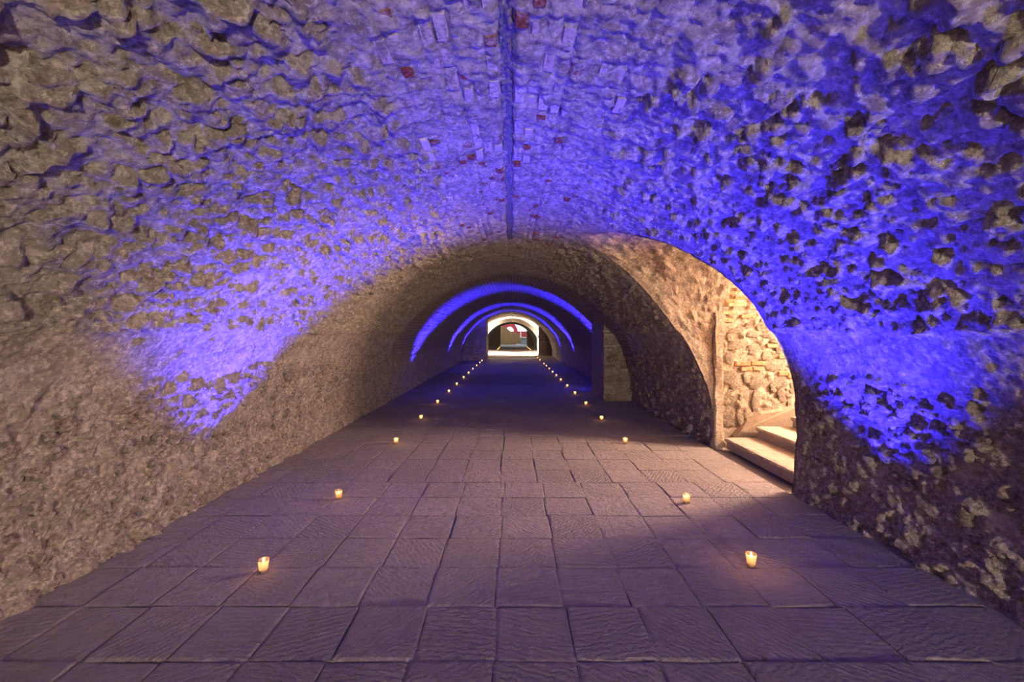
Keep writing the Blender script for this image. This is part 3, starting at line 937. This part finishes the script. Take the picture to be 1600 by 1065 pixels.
poly_slab('ledge', [cpx(a, b_, 57) for a, b_ in ((813, 527.4), (822.5, 527.4), (822.5, 526.4), (813, 526.4))], 56.8, 57.1, M['white_plaster'], cy)
poly_slab('grey_base', [cpx(a, b_, 57.2) for a, b_ in ((813.5, 540), (826, 540), (826, 527.4), (813.5, 527.4))], 57.2, 57.6, M['grey_stone'], cy)
for k in range(4):
    y = 54 - 0.5 * k
    poly_slab('courtyard_step', [cpx(815 + k * 0.3, 539.5, y), cpx(824, 539.5, y), cpx(824, 532.5 + 1.7 * k, y), cpx(815 + k * 0.3, 532.5 + 1.7 * k, y)], y, y + 0.5, M['grey_stone'], cy)

# ------------------------------------------------------------------ candles in glass tumblers
def lathe(name, prof, n, mat, smooth=True):
    V = [(r * math.cos(2 * PI * i / n), r * math.sin(2 * PI * i / n), z) for r, z in prof for i in range(n)]
    Q = []
    for k in range(len(prof) - 1):
        for i in range(n):
            a = k * n + i; b2 = k * n + (i + 1) % n
            Q.append((a, b2, b2 + n, a + n))
    me_ = raw_mesh(name, V, Q, smooth); me_.materials.append(mat)
    return me_

def emit_mat(name, col, s):
    m_, nt_, b_ = new_mat(name)
    b_.inputs['Base Color'].default_value = (0, 0, 0, 1)
    b_.inputs['Emission Color'].default_value = (*col, 1)
    b_.inputs['Emission Strength'].default_value = s
    return m_
M['flame'] = emit_mat('flame', (1.0, 0.55, 0.16), 14.0)
m_, nt_, b_ = new_mat('candle_glass')
for nd in list(nt_.nodes):
    if nd.type == 'BSDF_PRINCIPLED': nt_.nodes.remove(nd)
out = [nd for nd in nt_.nodes if nd.type == 'OUTPUT_MATERIAL'][0]
tr = N(nt_, 'ShaderNodeBsdfTransparent'); tr.inputs[0].default_value = (0.97, 0.94, 0.9, 1)
tl = N(nt_, 'ShaderNodeBsdfTranslucent'); tl.inputs[0].default_value = (1.0, 0.86, 0.72, 1)
gl = N(nt_, 'ShaderNodeBsdfGlossy'); gl.inputs['Roughness'].default_value = 0.12
mx = N(nt_, 'ShaderNodeMixShader'); mx.inputs[0].default_value = 0.30
mx2 = N(nt_, 'ShaderNodeMixShader')
fr = N(nt_, 'ShaderNodeFresnel'); fr.inputs[0].default_value = 1.5
nt_.links.new(tr.outputs[0], mx.inputs[1]); nt_.links.new(tl.outputs[0], mx.inputs[2])
nt_.links.new(fr.outputs[0], mx2.inputs[0]); nt_.links.new(mx.outputs[0], mx2.inputs[1]); nt_.links.new(gl.outputs[0], mx2.inputs[2])
nt_.links.new(mx2.outputs[0], out.inputs[0])
M['glass'] = m_
m_, nt_, b_ = new_mat('candle_wax')
b_.inputs['Base Color'].default_value = (0.92, 0.80, 0.62, 1)
b_.inputs['Roughness'].default_value = 0.5
b_.inputs['Subsurface Weight'].default_value = 0.6
b_.inputs['Subsurface Radius'].default_value = (0.03, 0.015, 0.006)
M['wax'] = m_
M['wick'] = plain('wick', (0.02, 0.015, 0.01), n=False)

CH = 0.078
glass_me = lathe('glass', [(0.0005, 0.0), (0.0235, 0.0), (0.0248, 0.003), (0.0320, CH - 0.001), (0.0318, CH + 0.001), (0.0300, CH + 0.001), (0.0292, CH - 0.002), (0.0232, 0.010), (0.0005, 0.009)], 20, M['glass'])
wax_me = lathe('wax', [(0.0005, 0.0105), (0.0205, 0.0105), (0.0222, 0.014), (0.0230, 0.026), (0.0218, 0.028), (0.010, 0.0265), (0.0005, 0.026)], 18, M['wax'])
wick_me = lathe('wick', [(0.0009, 0.025), (0.0009, 0.037), (0.0002, 0.038)], 6, M['wick'])
flame_me = lathe('flame', [(0.0003, 0.0), (0.0035, 0.003), (0.0058, 0.009), (0.0052, 0.016), (0.0030, 0.025), (0.0002, 0.034)], 10, M['flame'])
ORD = ['nearest', 'second', 'third', 'fourth', 'fifth', 'sixth', 'seventh', 'eighth', 'ninth', 'tenth', 'eleventh', 'twelfth', 'thirteenth', 'fourteenth', 'fifteenth']
def candle(x, y, label, group, flame_z=0.036, fs=1.0, pw=0.45, detail=True):
    c = empty('votive_candle', (x, y, 0.002), rng.uniform(0, 6))
    tag(c, label, 'candle', group)
    link('glass', glass_me, None, c)
    link('wax', wax_me, None, c)
    if detail: link('wick', wick_me, None, c)
    f = link('flame', flame_me, None, c)
    f.location = (0, 0, flame_z); f.scale = (fs, fs, fs)
    L = bpy.data.lights.new('candle_light', 'POINT')
    L.energy = pw; L.color = (1.0, 0.47, 0.17); L.shadow_soft_size = 0.008
    lo = bpy.data.objects.new('candle_light', L); COL.objects.link(lo)
    lo.location = (x, y, 0.002 + flame_z + 0.045 * fs)
LY = [2.61, 3.76, 5.63, 7.19, 8.8, 10.4, 11.9, 13.6, 15.2, 16.9, 18.7, 20.5, 22.0, 24.0, 26.0]
RY = [2.68, 3.67, 5.64, 7.12, 8.62, 10.1, 11.5, 13.0, 14.3, 15.6, 17.0, 18.4, 19.7, 22.5, 24.5]
for k, y in enumerate(LY):
    candle(-1.56 if k else -1.555, y, ('small candle glowing in a clear glass, %s the camera in the left row ' if k == 0 else 'small candle glowing in a clear glass, %s from the camera in the left row') % ORD[k],
           'candles along the left of the tunnel', 0.034 if k == 0 else 0.036, 0.7 if k == 0 else 1.1, 0.24 if k == 0 else 0.32, k < 6)
for k, y in enumerate(RY):
    candle(1.545, y, ('small candle with a tall flame in a glass, %s the camera in right row' if k == 0 else 'small candle glowing in a clear glass, %s from the camera in the right row') % ORD[k],
           'candles along the right of the tunnel', 0.036, 1.5 if k == 0 else 1.1, 1.0 if k == 0 else 0.32, k < 6)
for s, xx, sd in ((-1, -1.2, 'left'), (1, 1.64, 'right')):
    for k in range(5):
        candle(xx, 35.8 + 2.0 * k, 'tiny far candle in the dark passage before the courtyard, %s of the %s row' % (ORD[k], sd),
               'candles in the far passage', detail=False)
